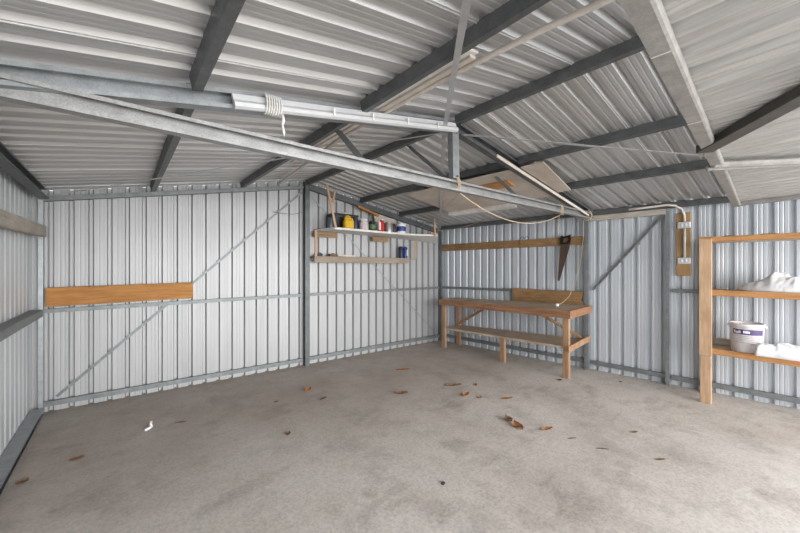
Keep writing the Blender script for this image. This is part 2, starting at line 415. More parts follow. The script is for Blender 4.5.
# thin wire on end wall
mb = MB(); mb.tube([W(2.44, .02, 2.44), W(2.6, .03, 2.425), W(2.75, .03, 2.43), W(2.90, .03, 2.47)], .004, 6)
tag(mb.obj('loose_wire', 'zinc_dark'), 'short thin dark wire strung from the gable post to the strap', 'wire')

# timber lining rail (door-height header)
mb = MB(); mb.bar(W(5.945, 3.18, 2.340), W(5.945, 4.09, 2.345), .06, .075)
tag(mb.obj('header_rail', 'grey_y'), 'pale weathered timber header rail over the bay with the slanting brace', 'timber rail', None, 'thing')

# ---------------------------------------------------------------- boards on walls
def board(A, B, h, t, mat, label, name='timber_plank', nrm=(0, 0, 1)):
    mb = MB(); mb.bar(A, B, t, h, nrm, .004)
    return tag(mb.obj(name, mat), label, 'plank', None, 'thing')
board(W(.015, .066, 1.265), W(1.385, .066, 1.285), .208, .035, 'pine_x', 'wide orange pine plank resting on the waist-high girt of the end wall')
board(W(.0, .115, 1.978), W(.0, YF-.3, 1.82), .115, .05, 'grey_y', 'pale weathered timber board high along the narrow side wall')
board(W(5.975, .10, 1.998), W(5.975, 3.05, 2.01), .135, .045, 'brown_y', 'long brown timber rail on the wall above the workbench')
mb = MB()
mb.poly([W(5.920, 1.84, .985), W(5.920, 3.10, .99), W(5.920, 3.03, 1.075), W(5.920, 3.08, 1.205), W(5.920, 1.82, 1.21)], (.03, 0, 0))
tag(mb.obj('timber_plank', 'brown_y'), 'brown timber offcut standing on the workbench against the wall', 'plank', None, 'thing')

# ---------------------------------------------------------------- stored in the roof
def rquad(pts, o, t, name, mat, label, cat):
    mb = MB(); b = [W(x, y, roof(x)+o-t) for x, y in pts]; tp = [W(x, y, roof(x)+o) for x, y in pts]
    mb.hexa(b, tp); return tag(mb.obj(name, mat), label, cat, None, 'thing')
rquad([(3.94, 1.34), (4.85, 1.34), (4.85, 3.16), (3.94, 3.16)], -.114, .012, 'ceiling_sheet', 'hardboard', 'large pale hardboard sheet fixed under the purlins above the workbench', 'sheet')
rquad([(3.94, 3.29), (4.76, 3.29), (4.74, 3.44), (4.4, 3.475), (3.94, 3.53)][0:2]+[(4.74, 3.45), (3.94, 3.55)], -.114, .012, 'ceiling_sheet', 'hardboard', 'narrow pale hardboard strip under the purlins, doorway side of the truss', 'sheet')
mb = MB(); mb.bar(R_(4.86, 1.33, -.157), R_(4.86, 2.62, -.157), .02, .06, UPR); mb.bar(R_(4.89, 1.36, -.182), R_(4.89, 2.60, -.182), .05, .02, UPR)
tag(mb.obj('timber_batten', 'white_board'), 'pale stepped timber batten along the lower edge of the hardboard sheet', 'batten', None, 'thing')
mb = MB(); mb.bar(R_(4.22, 2.45, -.139), R_(4.22, 2.98, -.139), .17, .024, UPR)
tag(mb.obj('timber_offcut', 'pine_y'), 'small orange timber offcut under the hardboard sheet near the truss', 'offcut', None, 'thing')
# pale plank beside purlin, white-faced
mb = MB(); p0, p1 = (2.035, 1.75), (2.07, 4.20)
pl = thing('stored_plank', R_(2.05, 3.0, -.1), 'long pale plank stored beside a purlin high under the bare roof slope', 'plank')
mb.bar(R_(2.09, 1.55, -.030), R_(2.10, 4.16, -.030), .12, .016, UPL)
mb.obj('board', 'white_board', pl)
mb = MB(); mb.bar(R_(2.135, 1.55, -.046), R_(2.145, 4.13, -.046), .05, .018, UPL); 
tag(mb.obj('edge_strip', 'pale_x', pl), 'raw tan timber edge strip')
# cream pipe sagging along the same slope
pts = [(2.33, 5.4), (2.29, 4.755), (2.24, 4.47), (2.195, 4.026), (2.185, 3.496), (2.185, 3.0), (2.20, 2.47), (2.29, 1.81), (2.436, .447), (2.45, .2)]
mb = MB(); mb.tube([R_(x, y, -.055) for x, y in pts], .018, 10)
tag(mb.obj('plastic_pipe', 'cream_pvc'), 'long thin cream pipe lying under the bare roof slope beside the pale plank', 'pipe', None, 'thing')
# white trunking along the left top chord
tk = thing('white_trunking', W(2.0, T+.06, 2.6), 'white plastic trunking strapped along the truss top chord', 'trunking')
A, B = W(1.13, T+.047, zc(1.13)-.022), W(2.95, T+.047, zc(2.95)-.022)
MB().sweep([(-.012, -.035), (.012, -.04), (.03, -.03), (.032, -.008), (.012, .012), (.008, .045), (-.012, .045)], A, B).obj('channel', 'white_pvc', tk)
for t in (.33, .5, .68, .86):
    p = A.lerp(B, t); MB().box(p + V((0, -.034, .0)), (.014, .008, .05)).obj('clip', 'white', tk)
# pale strip along the right top chord
mb = MB(); mb.bar(W(3.56, T+.043, zc(3.56)-.045), W(5.66, T+.043, zc(5.66)-.045-.01), .016, .034)
tag(mb.obj('timber_strip', 'pale_x'), 'thin cream strip along the sloping truss chord above the workbench', 'strip', None, 'thing')

# ---------------------------------------------------------------- ropes
def arc(A, B, sag, n=14):
    A, B = V(A), V(B); return [A.lerp(B, i/n) - V((0, 0, sag*4*(i/n)*(1-i/n))) for i in range(n+1)]
def wrap(c, rx, rz, turns, along, r, n=14):
    c = V(c); out = []
    for i in range(turns*n+1):
        t = i/n*2*math.pi; out.append(c + V((along*(i/(turns*n)-.5), math.cos(t)*rx, math.sin(t)*rz)))
    return out
kb = W(2.985, T+.02, 2.345); bw = W(4.88, T+.02, 2.357)
rp_ = thing('tan_rope', kb, 'thin tan rope tied at the king post foot and swagged along the truss tie', 'rope')
MB().tube(wrap(kb + V((.0, 0, .02)), .042, .062, 3, .05, .006), .005, 6).obj('knot', 'rope', rp_)
k0 = kb + V((0, -.05, -.07))
MB().tube(arc(k0, bw + V((0, -.05, -.06)), .20), .0045, 6).obj('swag', 'rope', rp_)
MB().tube(arc(k0, W(5.33, .11, 2.40), .03), .0042, 6).obj('tail', 'rope', rp_)
MB().tube(wrap(bw, .042, .06, 3, .06, .006) + [bw + V((.02, -.05, -.08)), bw + V((-.13, -.06, -.10)), bw + V((-.14, -.06, -.20)), bw + V((-.14, -.06, -.32))], .0048, 6).obj('knot', 'rope', rp_)
tr2 = arc(W(4.92, 2.45, roof(4.92)-.19), W(5.84, .16, 2.36), .07)
tag(MB().tube(tr2, .005, 6).obj('thin_cord', 'rope'), 'thin tan cord drooping from the pale batten to the bench corner', 'cord')
# hanging rope at the bench end
hr = thing('hanging_rope', W(5.85, 3.05, .97), 'thin cream rope hanging from the truss end onto the workbench', 'rope')
MB().tube(wrap(W(5.72, T, 2.36), .06, .075, 3, .05, .006) + [W(5.80, 3.12, 2.26), W(5.845, 3.10, 2.0), W(5.85, 3.06, 1.7), W(5.85, 2.99, 1.4), W(5.82, 2.9, 1.13), W(5.70, 2.86, 1.04), W(5.52, 2.87, 1.014)], .0048, 6).obj('cord', 'rope', hr)
MB().lathe(W(5.50, 2.875, .995), [(.0, 0), (.02, .002), (.028, .016), (.026, .032), (.012, .044), (0, .046)], 12).obj('end_plug', 'white', hr)
# white rope coiled round the trunking
wr = thing('white_rope', W(1.38, T+.05, 2.6), 'white rope coiled round the truss chord with a short dangling tail', 'rope')
c = A.lerp(B, .115) + V((0, -.002, .004))
MB().tube(wrap(c, .047, .058, 7, .10, .006), .0065, 6).obj('coil', 'white_rope', wr)
MB().tube([c + V((.05, -.04, -.05)), c + V((.055, -.042, -.09)), c + V((.05, -.04, -.12)), c + V((.058, -.042, -.16)), c + V((.056, -.04, -.19))], [.008, .011, .006, .009, .005], 6).obj('tail', 'white_rope', wr)

# ---------------------------------------------------------------- hanging shelf on the end wall
hs = thing('hanging_shelf', W(4.3, .3, 2.19), 'long white sagging shelf board hung from the roof on the end wall', 'shelf')
n = 12; mb = MB(); top = []; bot = []
for j in range(n+1):
    t = j/n
    f = W(3.19 + t*2.19, .55, 2.212 + .012*t - .03*math.sin(math.pi*t)*t)
    r = W(3.10 + t*2.76, .03, 2.212 - .09*t*t)
    top += [f, r]; bot += [f - V((0, 0, .032)), r - V((0, 0, .032))]
nv = len(top); fs = []
for j in range(n):
    a = 2*j; fs += [[a, a+1, a+3, a+2], [nv+a+2, nv+a+3, nv+a+1, nv+a], [a, a+2, nv+a+2, nv+a], [a+1, nv+a+1, nv+a+3, a+3]]
fs += [[0, nv, nv+1, 1], [2*n, 2*n+1, nv+2*n+1, nv+2*n]]
mb.add(top+bot, fs).obj('shelf_board', 'white_board', hs)
MB().bx(W(3.08, .10, 2.085), W(3.50, .055, 2.178)).obj('cleat', 'brown_x', hs)
MB().bx(W(4.18, .12, 2.06), W(4.55, .07, 2.15)).obj('cleat', 'brown_x', hs)
mb = MB(); mb.bar(W(3.06, .545, roof(3.06)-.125), W(3.20, .57, 2.20), .035, .02, (0, 1, 0)); mb.bar(W(3.17, .54, 2.60), W(3.19, .56, 2.78), .03, .02, (0, 1, 0)); mb.bar(W(3.08, .56, 2.62), W(3.21, .565, 2.60), .02, .02, (0, 1, 0))
mb.obj('hanger', 'pine_z', hs)
mb = MB(); mb.bar(W(5.29, .545, roof(5.29)-.03), W(5.28, .575, 2.17), .035, .02, (0, 1, 0)); mb.bx(W(5.20, .55, 2.225), W(5.36, .50, 2.262))
mb.obj('hanger', 'pine_z', hs)
# batten under the rafter above the shelf
mb = MB(); mb.bar(W(3.86, .13, zr(3.86)-.072), W(4.30, .13, zr(4.30)-.115), .05, .04)
tag(mb.obj('timber_batten', 'pine_x'), 'orange timber batten fixed under the end-wall rafter behind the shelf tins', 'batten', None, 'thing')
# lower ledge
ld = thing('wall_ledge', W(4.0, .1, 1.66), 'narrow weathered timber ledge on the end wall below the white shelf', 'shelf')
MB().bar(W(3.02, .205, 1.715), W(4.94, .205, 1.71), .028, .105).obj('front_board', 'grey_x', ld)
MB().bar(W(3.02, .10, 1.752), W(5.15, .10, 1.745), .17, .02).obj('shelf_board', 'grey_x', ld)
MB().bar(W(3.05, .205, 1.765), W(3.045, .205, 2.182), .04, .02, (0, 1, 0)).obj('hanger', 'pine_z', ld)
MB().bar(W(5.135, .19, 1.755), W(5.135, .19, 2.125), .035, .02, (0, 1, 0)).obj('hanger', 'pine_z', ld)

# items on the white shelf ------------------------------------------------
def zs(x, y):  # top of the sagging board
    t = min(1, max(0, (x-3.19)/2.19)); f = 2.212 + .012*t - .03*math.sin(math.pi*t)*t
    r = 2.212 - .09*t*t; k = min(1, max(0, (.55-y)/.52)); return f + (r-f)*k + .001
def sit(x, y): return W(x, y, zs(x, y))
G = 'tins and containers on the white shelf'
def can(x, y, r, h, mat, label, name='paint_tin', lid=None, band=None, rim=True):
    b = sit(x, y); t = thing(name, b, label, 'tin' if 'tin' in name else 'container', G)
    MB().lathe(b, [(r*.98, 0), (r, .004), (r, h-.008), (r*1.04, h-.006), (r*1.04, h), (r*.9, h), (r*.88, h-.006), (0, h-.006)] if rim else [(r*.95, 0), (r, .01), (r, h*.82), (r*.7, h), (0, h)], 20).obj('body', mat, t)
    if lid: MB().lathe(b + V((0, 0, h)), [(r*.78, -.004), (r*.8, .012), (r*.76, .018), (0, .018)], 20).obj('lid', lid, t)
    if band: MB().lathe(b, [(r+.001, h*.25), (r+.002, h*.26), (r+.002, h*.72), (r+.001, h*.73)], 20).obj('paper_label', band, t)
    return t
can(3.21, .38, .045, .17, 'glass_blue', 'blue-grey jar at the end of the white shelf beside the hanger', 'jar', 'black', None, False)
b = sit(3.53, .22)
ct = thing('black_crate', b, 'open black plastic crate behind the yellow container on the shelf', 'crate', None)
mb = MB(); x0, x1, y0, y1 = b.x-.23, b.x+.23, b.y-.10, b.y+.12
mb.hexa([V((x0+.02, y0+.02, b.z+.002)), V((x1-.02, y0+.02, b.z+.002)), V((x1-.02, y1-.02, b.z+.002)), V((x0+.02, y1-.02, b.z+.002))], [V((x0, y0, b.z+.25)), V((x1, y0, b.z+.25)), V((x1, y1, b.z+.25)), V((x0, y1, b.z+.25))])
mb.obj('body', 'black', ct)
mb = MB()
for p, q in (((x0, y0), (x1, y0)), ((x1, y0), (x1, y1)), ((x1, y1), (x0, y1)), ((x0, y1), (x0, y0))): mb.bar((*p, b.z+.25), (*q, b.z+.25), .025, .022)
mb.obj('rim', 'black', ct)
mb = MB(); mb.lathe(V((b.x+.02, b.y, b.z+.24)), [(.03, 0), (.045, .015), (.03, .05), (.012, .06), (0, .06)], 9)
tag(mb.obj('white_rag', 'bag'), 'small crumpled white rag on top of the black crate', 'rag')
# yellow jerrycan
b = sit(3.495, .44); yj = thing('yellow_jerrycan', b, 'bright yellow plastic jerrycan on the white shelf', 'jerrycan')
mb = MB(); mb.box(b + V((0, 0, .075)), (.175, .10, .148), None, .02); mb.box(b + V((-.02, 0, .165)), (.12, .075, .05), None, .02)
mb.obj('body', 'yellow', yj)
MB().tube([b + V((-.05, 0, .185)), b + V((-.045, 0, .208)), b + V((.0, 0, .212)), b + V((.03, 0, .20)), b + V((.035, 0, .175))], .010, 8).obj('handle', 'yellow', yj)
MB().lathe(b + V((.06, 0, .146)), [(.022, 0), (.024, .004), (.024, .028), (.018, .032), (0, .032)], 14).obj('cap', 'yellow', yj)
can(3.645, .40, .05, .185, 'navy', 'dark navy tub beside the yellow jerrycan', 'plastic_tub', 'black')
can(3.79, .43, .08, .165, 'pinkish', 'milky white jar between the navy tub and the black can', 'jar', 'white', None, False)
can(3.96, .43, .062, .155, 'black', 'black can with a green label beside the milky jar', 'paint_tin', 'black', 'green')
mb = MB(); mb.lathe(sit(3.90, .18) + V((0, 0, .0)), [(.09, 0), (.10, .01), (.10, .19), (.105, .192), (.105, .225), (.0, .23)], 20)
tag(mb.obj('plastic_tub', 'white'), 'white lidded tub standing behind the black can', 'tub', G)
b = sit(4.13, .44); rb = thing('red_bottle', b, 'red and white oil bottle on the white shelf', 'bottle')
MB().box(b + V((0, 0, .085)), (.12, .06, .168), None, .015).obj('body', 'red', rb)
MB().box(b + V((.02, 0, .185)), (.075, .05, .05), None, .015).obj('shoulder', 'red', rb)
MB().box(b + V((-.038, -.006, .10)), (.045, .056, .15), None, .01).obj('label_panel', 'white', rb)
MB().lathe(b + V((.025, 0, .205)), [(.016, 0), (.018, .004), (.018, .026), (0, .028)], 12).obj('cap', 'white', rb)
can(4.29, .44, .08, .165, 'tin', 'shiny silver tin beside the red bottle', 'paint_tin', 'tin')
can(4.43, .40, .045, .16, 'black', 'small dark tin between the silver and the white tins', 'paint_tin', 'black')
can(4.58, .43, .085, .18, 'white', 'white tin with a blue label, last in the shelf row', 'paint_tin', 'tin', 'blue')
mb = MB(); p = sit(4.45, .2); nseg = 10
vs = []; fs = []
for i in range(nseg+1):
    for j in range(5):
        u, w_ = i/nseg, j/4
        vs.append(p + V((-.24+.50*u, .12-.02*w_, .37 - .09*u + .04*math.sin(w_*math.pi) + .012*mnoise.noise(V((u*6, w_*4, 3))))))
for i in range(nseg):
    for j in range(4): fs.append([i*5+j, (i+1)*5+j, (i+1)*5+j+1, i*5+j+1])
o0 = len(vs); vs2 = [q - V((0, .02, .36 - .09*(k//5)/nseg)) for k, q in enumerate(vs)]
mb.add(vs, fs, True); 
for i in range(nseg): mb.add([vs[i*5+4], vs[(i+1)*5+4], V((vs[(i+1)*5+4].x, p.y, p.z)), V((vs[i*5+4].x, p.y, p.z))], [[0, 1, 2, 3]])
tag(mb.obj('folded_card', 'hardboard'), 'beige folded cardboard standing behind the silver and white tins', 'cardboard')
# items on the lower ledge
def lsit(x, y=.11): return W(x, y, 1.763 - .003*(x-3))
for (x, wv, m_, lab, c_) in ((4.84, .047, 'navy', 'dark blue spray can, first of two on the lower ledge', 1), (4.945, .045, 'blue', 'blue spray can with white label, second of two on the lower ledge', 2)):
    b = lsit(x); t = thing('spray_can', b, lab, 'can', 'cans on the lower ledge')
    MB().lathe(b, [(wv*.96, 0), (wv, .006), (wv, .20), (wv*.8, .215), (0, .22)], 16).obj('body', m_, t)
    MB().lathe(b + V((0, 0, .212)), [(wv*.75, 0), (wv*.75, .02), (0, .022)], 12).obj('cap', m_, t)
    if c_ == 2: MB().poly([b + V((.0, -.0455, .05)), b + V((.03, -.036, .05)), b + V((.03, -.036, .17)), b + V((.0, -.0455, .17))], (0, -.002, 0)).obj('paper_label', 'white', t)
b = lsit(3.15); mb = MB(); mb.box(b + V((0, 0, .02)), (.10, .08, .04), None, .01); mb.tube([b + V((-.05, 0, .03)), b + V((.02, .01, .06)), b + V((.06, 0, .03))], .012)
tag(mb.obj('metal_fitting', 'black'), 'dark lumpy metal fitting beside the ledge hanger', 'fitting')
b = lsit(3.38); mb = MB(); mb.box(b + V((0, 0, .025)), (.11, .07, .05), None, .012); mb.lathe(b + V((.02, 0, .045)), [(.025, 0), (.028, .012), (0, .02)], 9)
tag(mb.obj('metal_fitting', 'leaf_dark'), 'dark brown metal fitting beside the pale offcut on the ledge', 'fitting')
b = lsit(3.62); mb = MB(); mb.bar(b + V((-.16, 0, .03)), b + V((.20, .02, .018)), .07, .034)
tag(mb.obj('timber_offcut', 'pale_x'), 'pale timber offcut lying on the lower ledge', 'offcut', None, 'thing')

# ---------------------------------------------------------------- workbench
wb = thing('workbench', V((5.15, 3.44, 0)), 'long brown timber workbench with low shelf against the blue-grey wall', 'workbench')
xf, yl, yr = 4.875, 4.70, 2.19
def xw(y): return 5.353 + .1*(5.16-y) - .045      # just in front of wall
mb = MB()
T4 = [V((xf, yr, .972)), V((5.51, yr-.03, 1.005)), V((5.37, yl, .955)), V((xf, yl, .945))]
# three boards with shaped ends
for k in range(3):
    a, b_ = k/3 + .006*(k > 0), (k+1)/3
    q = [T4[0].lerp(T4[1], a), T4[0].lerp(T4[1], b_), T4[3].lerp(T4[2], b_), T4[3].lerp(T4[2], a)]
    mb.hexa([p - V((0, 0, .045)) for p in q], q)
mb.obj('bench_top', 'bench_top', wb)
mb = MB(); mb.hexa([V((xf-.028, yr-.01, .865)), V((xf+.012, yr-.01, .865)), V((xf+.012, yl, .845)), V((xf-.028, yl, .845))],
                  [V((xf-.028, yr-.01, .974)), V((xf, yr-.01, .974)), V((xf, yl, .947)), V((xf-.028, yl, .947))])
mb.obj('front_rail', 'bench_y', wb)
mb = MB(); mb.hexa([V((xf-.03, yr-.035, .868)), V((5.50, yr-.06, .90)), V((5.50, yr-.025, .90)), V((xf-.03, yr, .868))],
                  [V((xf-.03, yr-.035, .976)), V((5.515, yr-.06, 1.008)), V((5.515, yr-.025, 1.008)), V((xf-.03, yr, .976))])
mb.obj('end_rail', 'bench_y', wb)
def leg(x, y, z, nm='leg', w=.05, d=.09): MB().bx(V((x-w/2, y-d/2, 0)), V((x+w/2, y+d/2, z)), .005).obj(nm, 'bench_z', wb)
leg(4.925, 4.63, .90); leg(4.925, 2.245, .92); leg(5.33, 4.60, .905)
leg(4.93, 3.295, .405)
mb = MB()
S4 = [V((4.915, 2.29, .452)), V((5.44, 2.22, .50)), V((5.36, 4.62, .40)), V((4.915, 4.62, .398))]
for k in range(2):
    a, b_ = k/2 + .01*k, (k+1)/2
    q = [S4[0].lerp(S4[1], a), S4[0].lerp(S4[1], b_), S4[3].lerp(S4[2], b_), S4[3].lerp(S4[2], a)]
    mb.hexa([p - V((0, 0, .035)) for p in q], q)
mb.obj('lower_shelf', 'bench_top', wb)
MB().bar(V((4.88, 2.20, .425)), V((5.50, 2.16, .51)), .03, .085).obj('shelf_rail', 'bench_z', wb)
MB().bar(V((5.33, 4.58, .44)), V((5.36, 3.86, .88)), .035, .055, (1, 0, 0)).obj('brace', 'bench_y', wb)
MB().bar(V((5.38, 2.98, .86)), V((5.42, 2.20, .49)), .035, .06, (1, 0, 0)).obj('brace', 'bench_z', wb)

# hand saw on the rail
sw = thing('hand_saw', W(5.93, 2.7, 1.37), 'rusty hand saw with dark handle hanging from the rail above the workbench', 'hand saw')
xs = W(5.92, 2.7).x - .01
def SP(y, z): p = W(5.935, y, z); return V((p.x, p.y, z))
mb = MB(); mb.poly([SP(2.70, 1.965), SP(2.86, 1.99), SP(2.845, 1.90), SP(2.68, 1.36), SP(2.650, 1.37)], (-.004, 0, 0)); mb.obj('blade', 'rust', sw)
mb = MB()
outer = [(2.70, 1.96), (2.705, 2.09), (2.73, 2.105), (2.75, 2.085), (2.83, 2.10), (2.86, 2.115), (2.865, 2.03), (2.855, 1.965)]
inner = [(2.745, 1.99), (2.742, 2.05), (2.76, 2.06), (2.80, 2.065), (2.83, 2.07), (2.832, 2.03), (2.82, 2.0), (2.78, 1.985)]
n = 8; vs = []
for dx in (.010, -.018):
    vs += [SP(*p) + V((dx, 0, 0)) for p in outer] + [SP(*p) + V((dx, 0, 0)) for p in inner]
fs = []
for i in range(n):
    j = (i+1) % n
    fs += [[i, j, n+j, n+i], [16+i, 16+n+i, 16+n+j, 16+j], [i, 16+i, 16+j, j], [n+i, n+j, 16+n+j, 16+n+i]]
mb.add(vs, fs); mb.obj('handle', 'dark_wood', sw)
# bent wire on the rail
mb = MB(); pts = []
for i in range(60):
    t = i/59; pts.append(W(5.92, 1.98 + .17*t, 2.085 + .04*abs(math.sin(t*2*math.pi))))
mb.tube(pts, .005, 6); mb.tube([W(5.92, 1.98, 2.085), W(5.93, 1.965, 2.06), W(5.938, 1.96, 2.0)], .005, 6)
tag(mb.obj('bent_wire', 'zinc_dark'), 'bent wire hooks along the rail above the workbench', 'wire')

# ---------------------------------------------------------------- switch board
sb = thing('switch_board', W(5.95, 4.27, 1.48), 'narrow plywood board with white switch plates and conduit', 'switch board')
mb = MB(); A = W(5.97, 4.265, 1.475); mb.bar(W(5.965, 4.268, 1.475), W(5.965, 4.268, 2.31), .15, .02, (1, 0, 0)); mb.obj('backing_board', 'ply', sb)
for z in (2.145, 1.675):
    o = MB().box(W(5.938, 4.28, z), (.03, .135, .085), None, .008).obj('switch_plate', 'white_pvc', sb)
    for q in (.02, -.025): MB().box(W(5.938, 4.28, z) + V((-.017, q, 0)), (.008, .02, .035), None, .003).obj('switch_key', 'white', o)
MB().tube([W(5.94, 4.285, 2.10), W(5.94, 4.285, 1.72)], .014, 10).obj('conduit', 'white_pvc', sb)
cp = [W(5.94, 4.285, 2.19), W(5.935, 4.283, 2.28), W(5.91, 4.262, 2.355), W(5.87, 4.21, 2.40), W(5.84, 4.13, 2.415), W(5.82, 4.0, 2.408), W(5.80, 3.85, 2.40), W(5.78, 3.72, 2.395)]
MB().tube(cp, .014, 10).obj('conduit', 'cream_pvc', sb)

# ---------------------------------------------------------------- timber shelf rack
rk = thing('shelf_rack', V((5.5, .0, 0)), 'open timber shelf rack with orange rails against the blue-grey wall', 'shelf rack')
XF, XB, YA, YB = 5.30, 5.70, .80, -.95
def post(x, y, nm='post'):
    MB().bx(V((x-.025, y-.05, 0)), V((x+.025, y+.05, 1.925)), .005).obj(nm, 'pine_z', rk)
    if x < 5.5: MB().bx(V((x-.045, y-.058, .56)), V((x-.024, y+.056, 1.925)), .004).obj('facing_board', 'pine_z', rk)
post(XF, YA); post(XB, YA+.06); post(XF, YB); post(XB, YB)
for z0, z1, nm in ((1.886, 1.944, 0), (1.262, 1.330, 1), (.585, .650, 2)):
    MB().bx(V((XF-.02, YB-.04, z0)), V((XF+.02, YA-.052, z1)), .005).obj('front_rail', 'pine_y', rk)
    MB().bx(V((XB-.02, YB-.04, z0)), V((XB+.02, YA, z1-.012)), .005).obj('rear_rail', 'grey_y', rk)
    mb = MB()
    for k in range(3):
        a = XF + .022 + k*.122; mb.bx(V((a, YB-.04, z1-.032)), V((a+.115, YA-.01, z1-.010)), .003)
    mb.obj('shelf_board', 'bench_top' if nm != 1 else 'brown_y', rk)
MB().bx(V((XF-.05, YA-.06, 1.926)), V((XB+.03, YA+.06, 1.945)), .003).obj('cap_board', 'pine_x', rk)
for z in (1.30, .62): MB().bx(V((XF, YA+.0, z-.055)), V((XB, YA+.03, z)), .003).obj('side_rail', 'pine_x', rk)
MB().bx(V((XB-.06, -.9, .642)), V((XB-.02, YA-.02, .725)), .004).obj('back_board', 'grey_y', rk)
# debris on rack top
for (y, l, lab) in ((.60, .16, 'dark bark scrap on the rack top, nearer the rack post'), (.30, .22, 'dark bark scrap on the rack top, further from the post')):
    mb = MB(); p = V((5.34, y, 1.936)); vs = []
    mb.lathe(p, [(.02, 0), (.045, .006), (.03, .014), (0, .017)], 9, False)
    for q in mb.v: q.y = p.y + (q.y-p.y)*(1+l*10)*.6; q.z += .006*abs(mnoise.noise(V((q.y*30, q.x*20, 0))))
    tag(mb.obj('bark_scrap', 'leaf_dark'), lab, 'scrap')

# pail
pc = V((5.435, .475, .642)); pa = thing('paint_pail', pc, 'white plastic pail with a purple label on the bottom rack shelf', 'pail')
H_ = .325
MB().lathe(pc, [(.124, 0), (.128, .004), (.138, H_-.03), (.146, H_-.028), (.146, H_-.012), (.142, H_), (.133, H_), (.131, H_-.02), (.124, .012), (0, .010)], 40).obj('body', 'pail', pa)
def curved(zc0, zc1, a0, a1, mat, nm, off=.0015, par=pa):
    mb = MB(); n = 16; vs = []
    for i in range(n+1):
        t = a0 + (a1-a0)*i/n
        for z in (zc0, zc1):
            r = .128 + (.138-.128)*z/(H_-.03) + off; vs.append(pc + V((r*math.cos(t), r*math.sin(t), z)))
    mb.add(vs, [[2*i, 2*i+2, 2*i+3, 2*i+1] for i in range(n)], True)
    return mb.obj(nm, mat, par, fixn=False)
# camera sees the side facing -x,-y
va = math.atan2(-pc.y, -pc.x)
def aa(deg): return va + math.radians(deg)
lb = curved(.205, .262, aa(-52), aa(62), 'purple', 'label_band')
# marks on the band: blurred pale lettering
for a0, a1, z0, z1 in ((-46, -40, .218, .252), (-39, -34, .218, .240), (-33, -28, .214, .240), (-27, -24, .218, .252), (-23, -20, .218, .246), (-12, -6, .222, .250), (-5, 3, .222, .250), (4, 10, .222, .246)):
    curved(z0, z1, aa(a0), aa(a1), 'white', 'band_lettering', .003, lb)
for a0, a1, z0, z1 in ((-44, 20, .186, .190), (-30, 40, .168, .171), (-44, 30, .150, .153), (-40, -10, .132, .135), (0, 40, .132, .135), (-44, 10, .114, .117), (12, 40, .10, .112)):
    curved(z0, z1, aa(a0), aa(a1), 'print', 'label_print', .0012)
hp = []
for i in range(17):
    t = math.pi*i/16; hp.append(pc + V((.0, .0, H_-.03)) + V((math.sin(va)*-1, math.cos(va), 0))*(.147*math.cos(t)) + V((math.cos(va), math.sin(va), 0))*(.150*math.sin(t)) + V((0, 0, -.05*math.sin(t))))
hp2 = [pc + V((0, 0, H_-.03)) + (p - pc - V((0, 0, H_-.03))).xy.to_3d()*-1 + V((0, 0, -.07*math.sin(math.pi*i/16))) for i, p in enumerate(hp)]
MB().tube(hp2, .003, 6).obj('handle', 'chrome', pa)
for s_ in (-1, 1):
    p = pc + V((-math.sin(va), math.cos(va), 0))*(.147*s_) + V((0, 0, H_-.035)); MB().box(p, (.022, .022, .03), None, .006).obj('handle_lug', 'pail', pa)

# crumpled bag and folded film
def crumple(c, sx, sy, h, seed, mat, name, label, cat, rot=0.0, n=36, ridge=1.0, prof=None, parent=None, square=False, an=(1.7, 2.6)):
    mb = MB(); vs = []; fs = []; c = V(c)
    ca, sa = math.cos(rot), math.sin(rot)
    for i in range(n+1):
        for j in range(n+1):
            u, w_ = i/n*2-1, j/n*2-1
            # square to disc
            if square: x, y, r = u, w_, max(abs(u), abs(w_))
            else: x = u*math.sqrt(1-w_*w_/2); y = w_*math.sqrt(1-u*u/2); r = min(1, math.hypot(x, y))
            base = (1-r**2.2)**.6 if prof is None else prof(x, y, r)
            q = V((x*an[0]+seed, y*an[1]+x*.6, seed*.7)); rd = lambda k: 1-min(1, 2.2*abs(mnoise.noise(q*k)))
            z = h*base*(1 - .36*ridge + ridge*(.22*rd(.8) + .10*rd(1.7) + .04*rd(4.1)))
            wob = 1 + .10*mnoise.noise(V((math.atan2(y, x)*1.2, seed, 2)))
            X, Y = x*sx*wob, y*sy*wob
            vs.append(c + V((X*ca-Y*sa, X*sa+Y*ca, max(0, z)+.001)))
    N = n+1
    for i in range(n):
        for j in range(n): fs.append([i*N+j, (i+1)*N+j, (i+1)*N+j+1, i*N+j+1])
    mb.add(vs, fs, True)
    edge = [i*N for i in range(N)] + [n*N+j for j in range(1, N)] + [i*N+n for i in range(n-1, -1, -1)] + [j for j in range(n-1, 0, -1)]
    mb.f.append(edge[::-1]); mb.sm.append(False)
    o = mb.obj(name, mat, parent)
    if parent is None: tag(o, label, cat)
    return o
def bagprof(x, y, r):
    edge = (1-r**3)**.7 if r < 1 else 0
    peak = math.exp(-((x-.15)**2/.10 + (y-.25)**2/.16))
    return edge*(.38 + .72*peak)
crumple((5.49, .20, 1.322), .165, .35, .235, 3.3, 'bag', 'crumpled_bag', 'crumpled white woven bag on the middle rack shelf', 'bag', 0.0, 70, 1.0, lambda x, y, r: ((1-r**5)**.5 if r < 1 else 0)*(.34 + .74*math.exp(-((y-.05)**2/.20 + x*x/.7)) + .10*math.exp(-((y-.8)**2/.03))), None, False, (.9, 2.6))
fl_ = thing('folded_film', V((5.33, .22, .651)), 'folded bundle of white plastic film at the edge of the bottom rack shelf', 'plastic film')
crumple((5.275, .222, .651), .055, .172, .165, 8.1, 'film', 'folded_body', '', '', math.radians(3), 44, .75, lambda x, y, r: (1-abs(x)**4)**.5*(1-abs(y)**14)**.5*(.86+.14*(y < .1)), fl_, True, (1.0, 1.6))
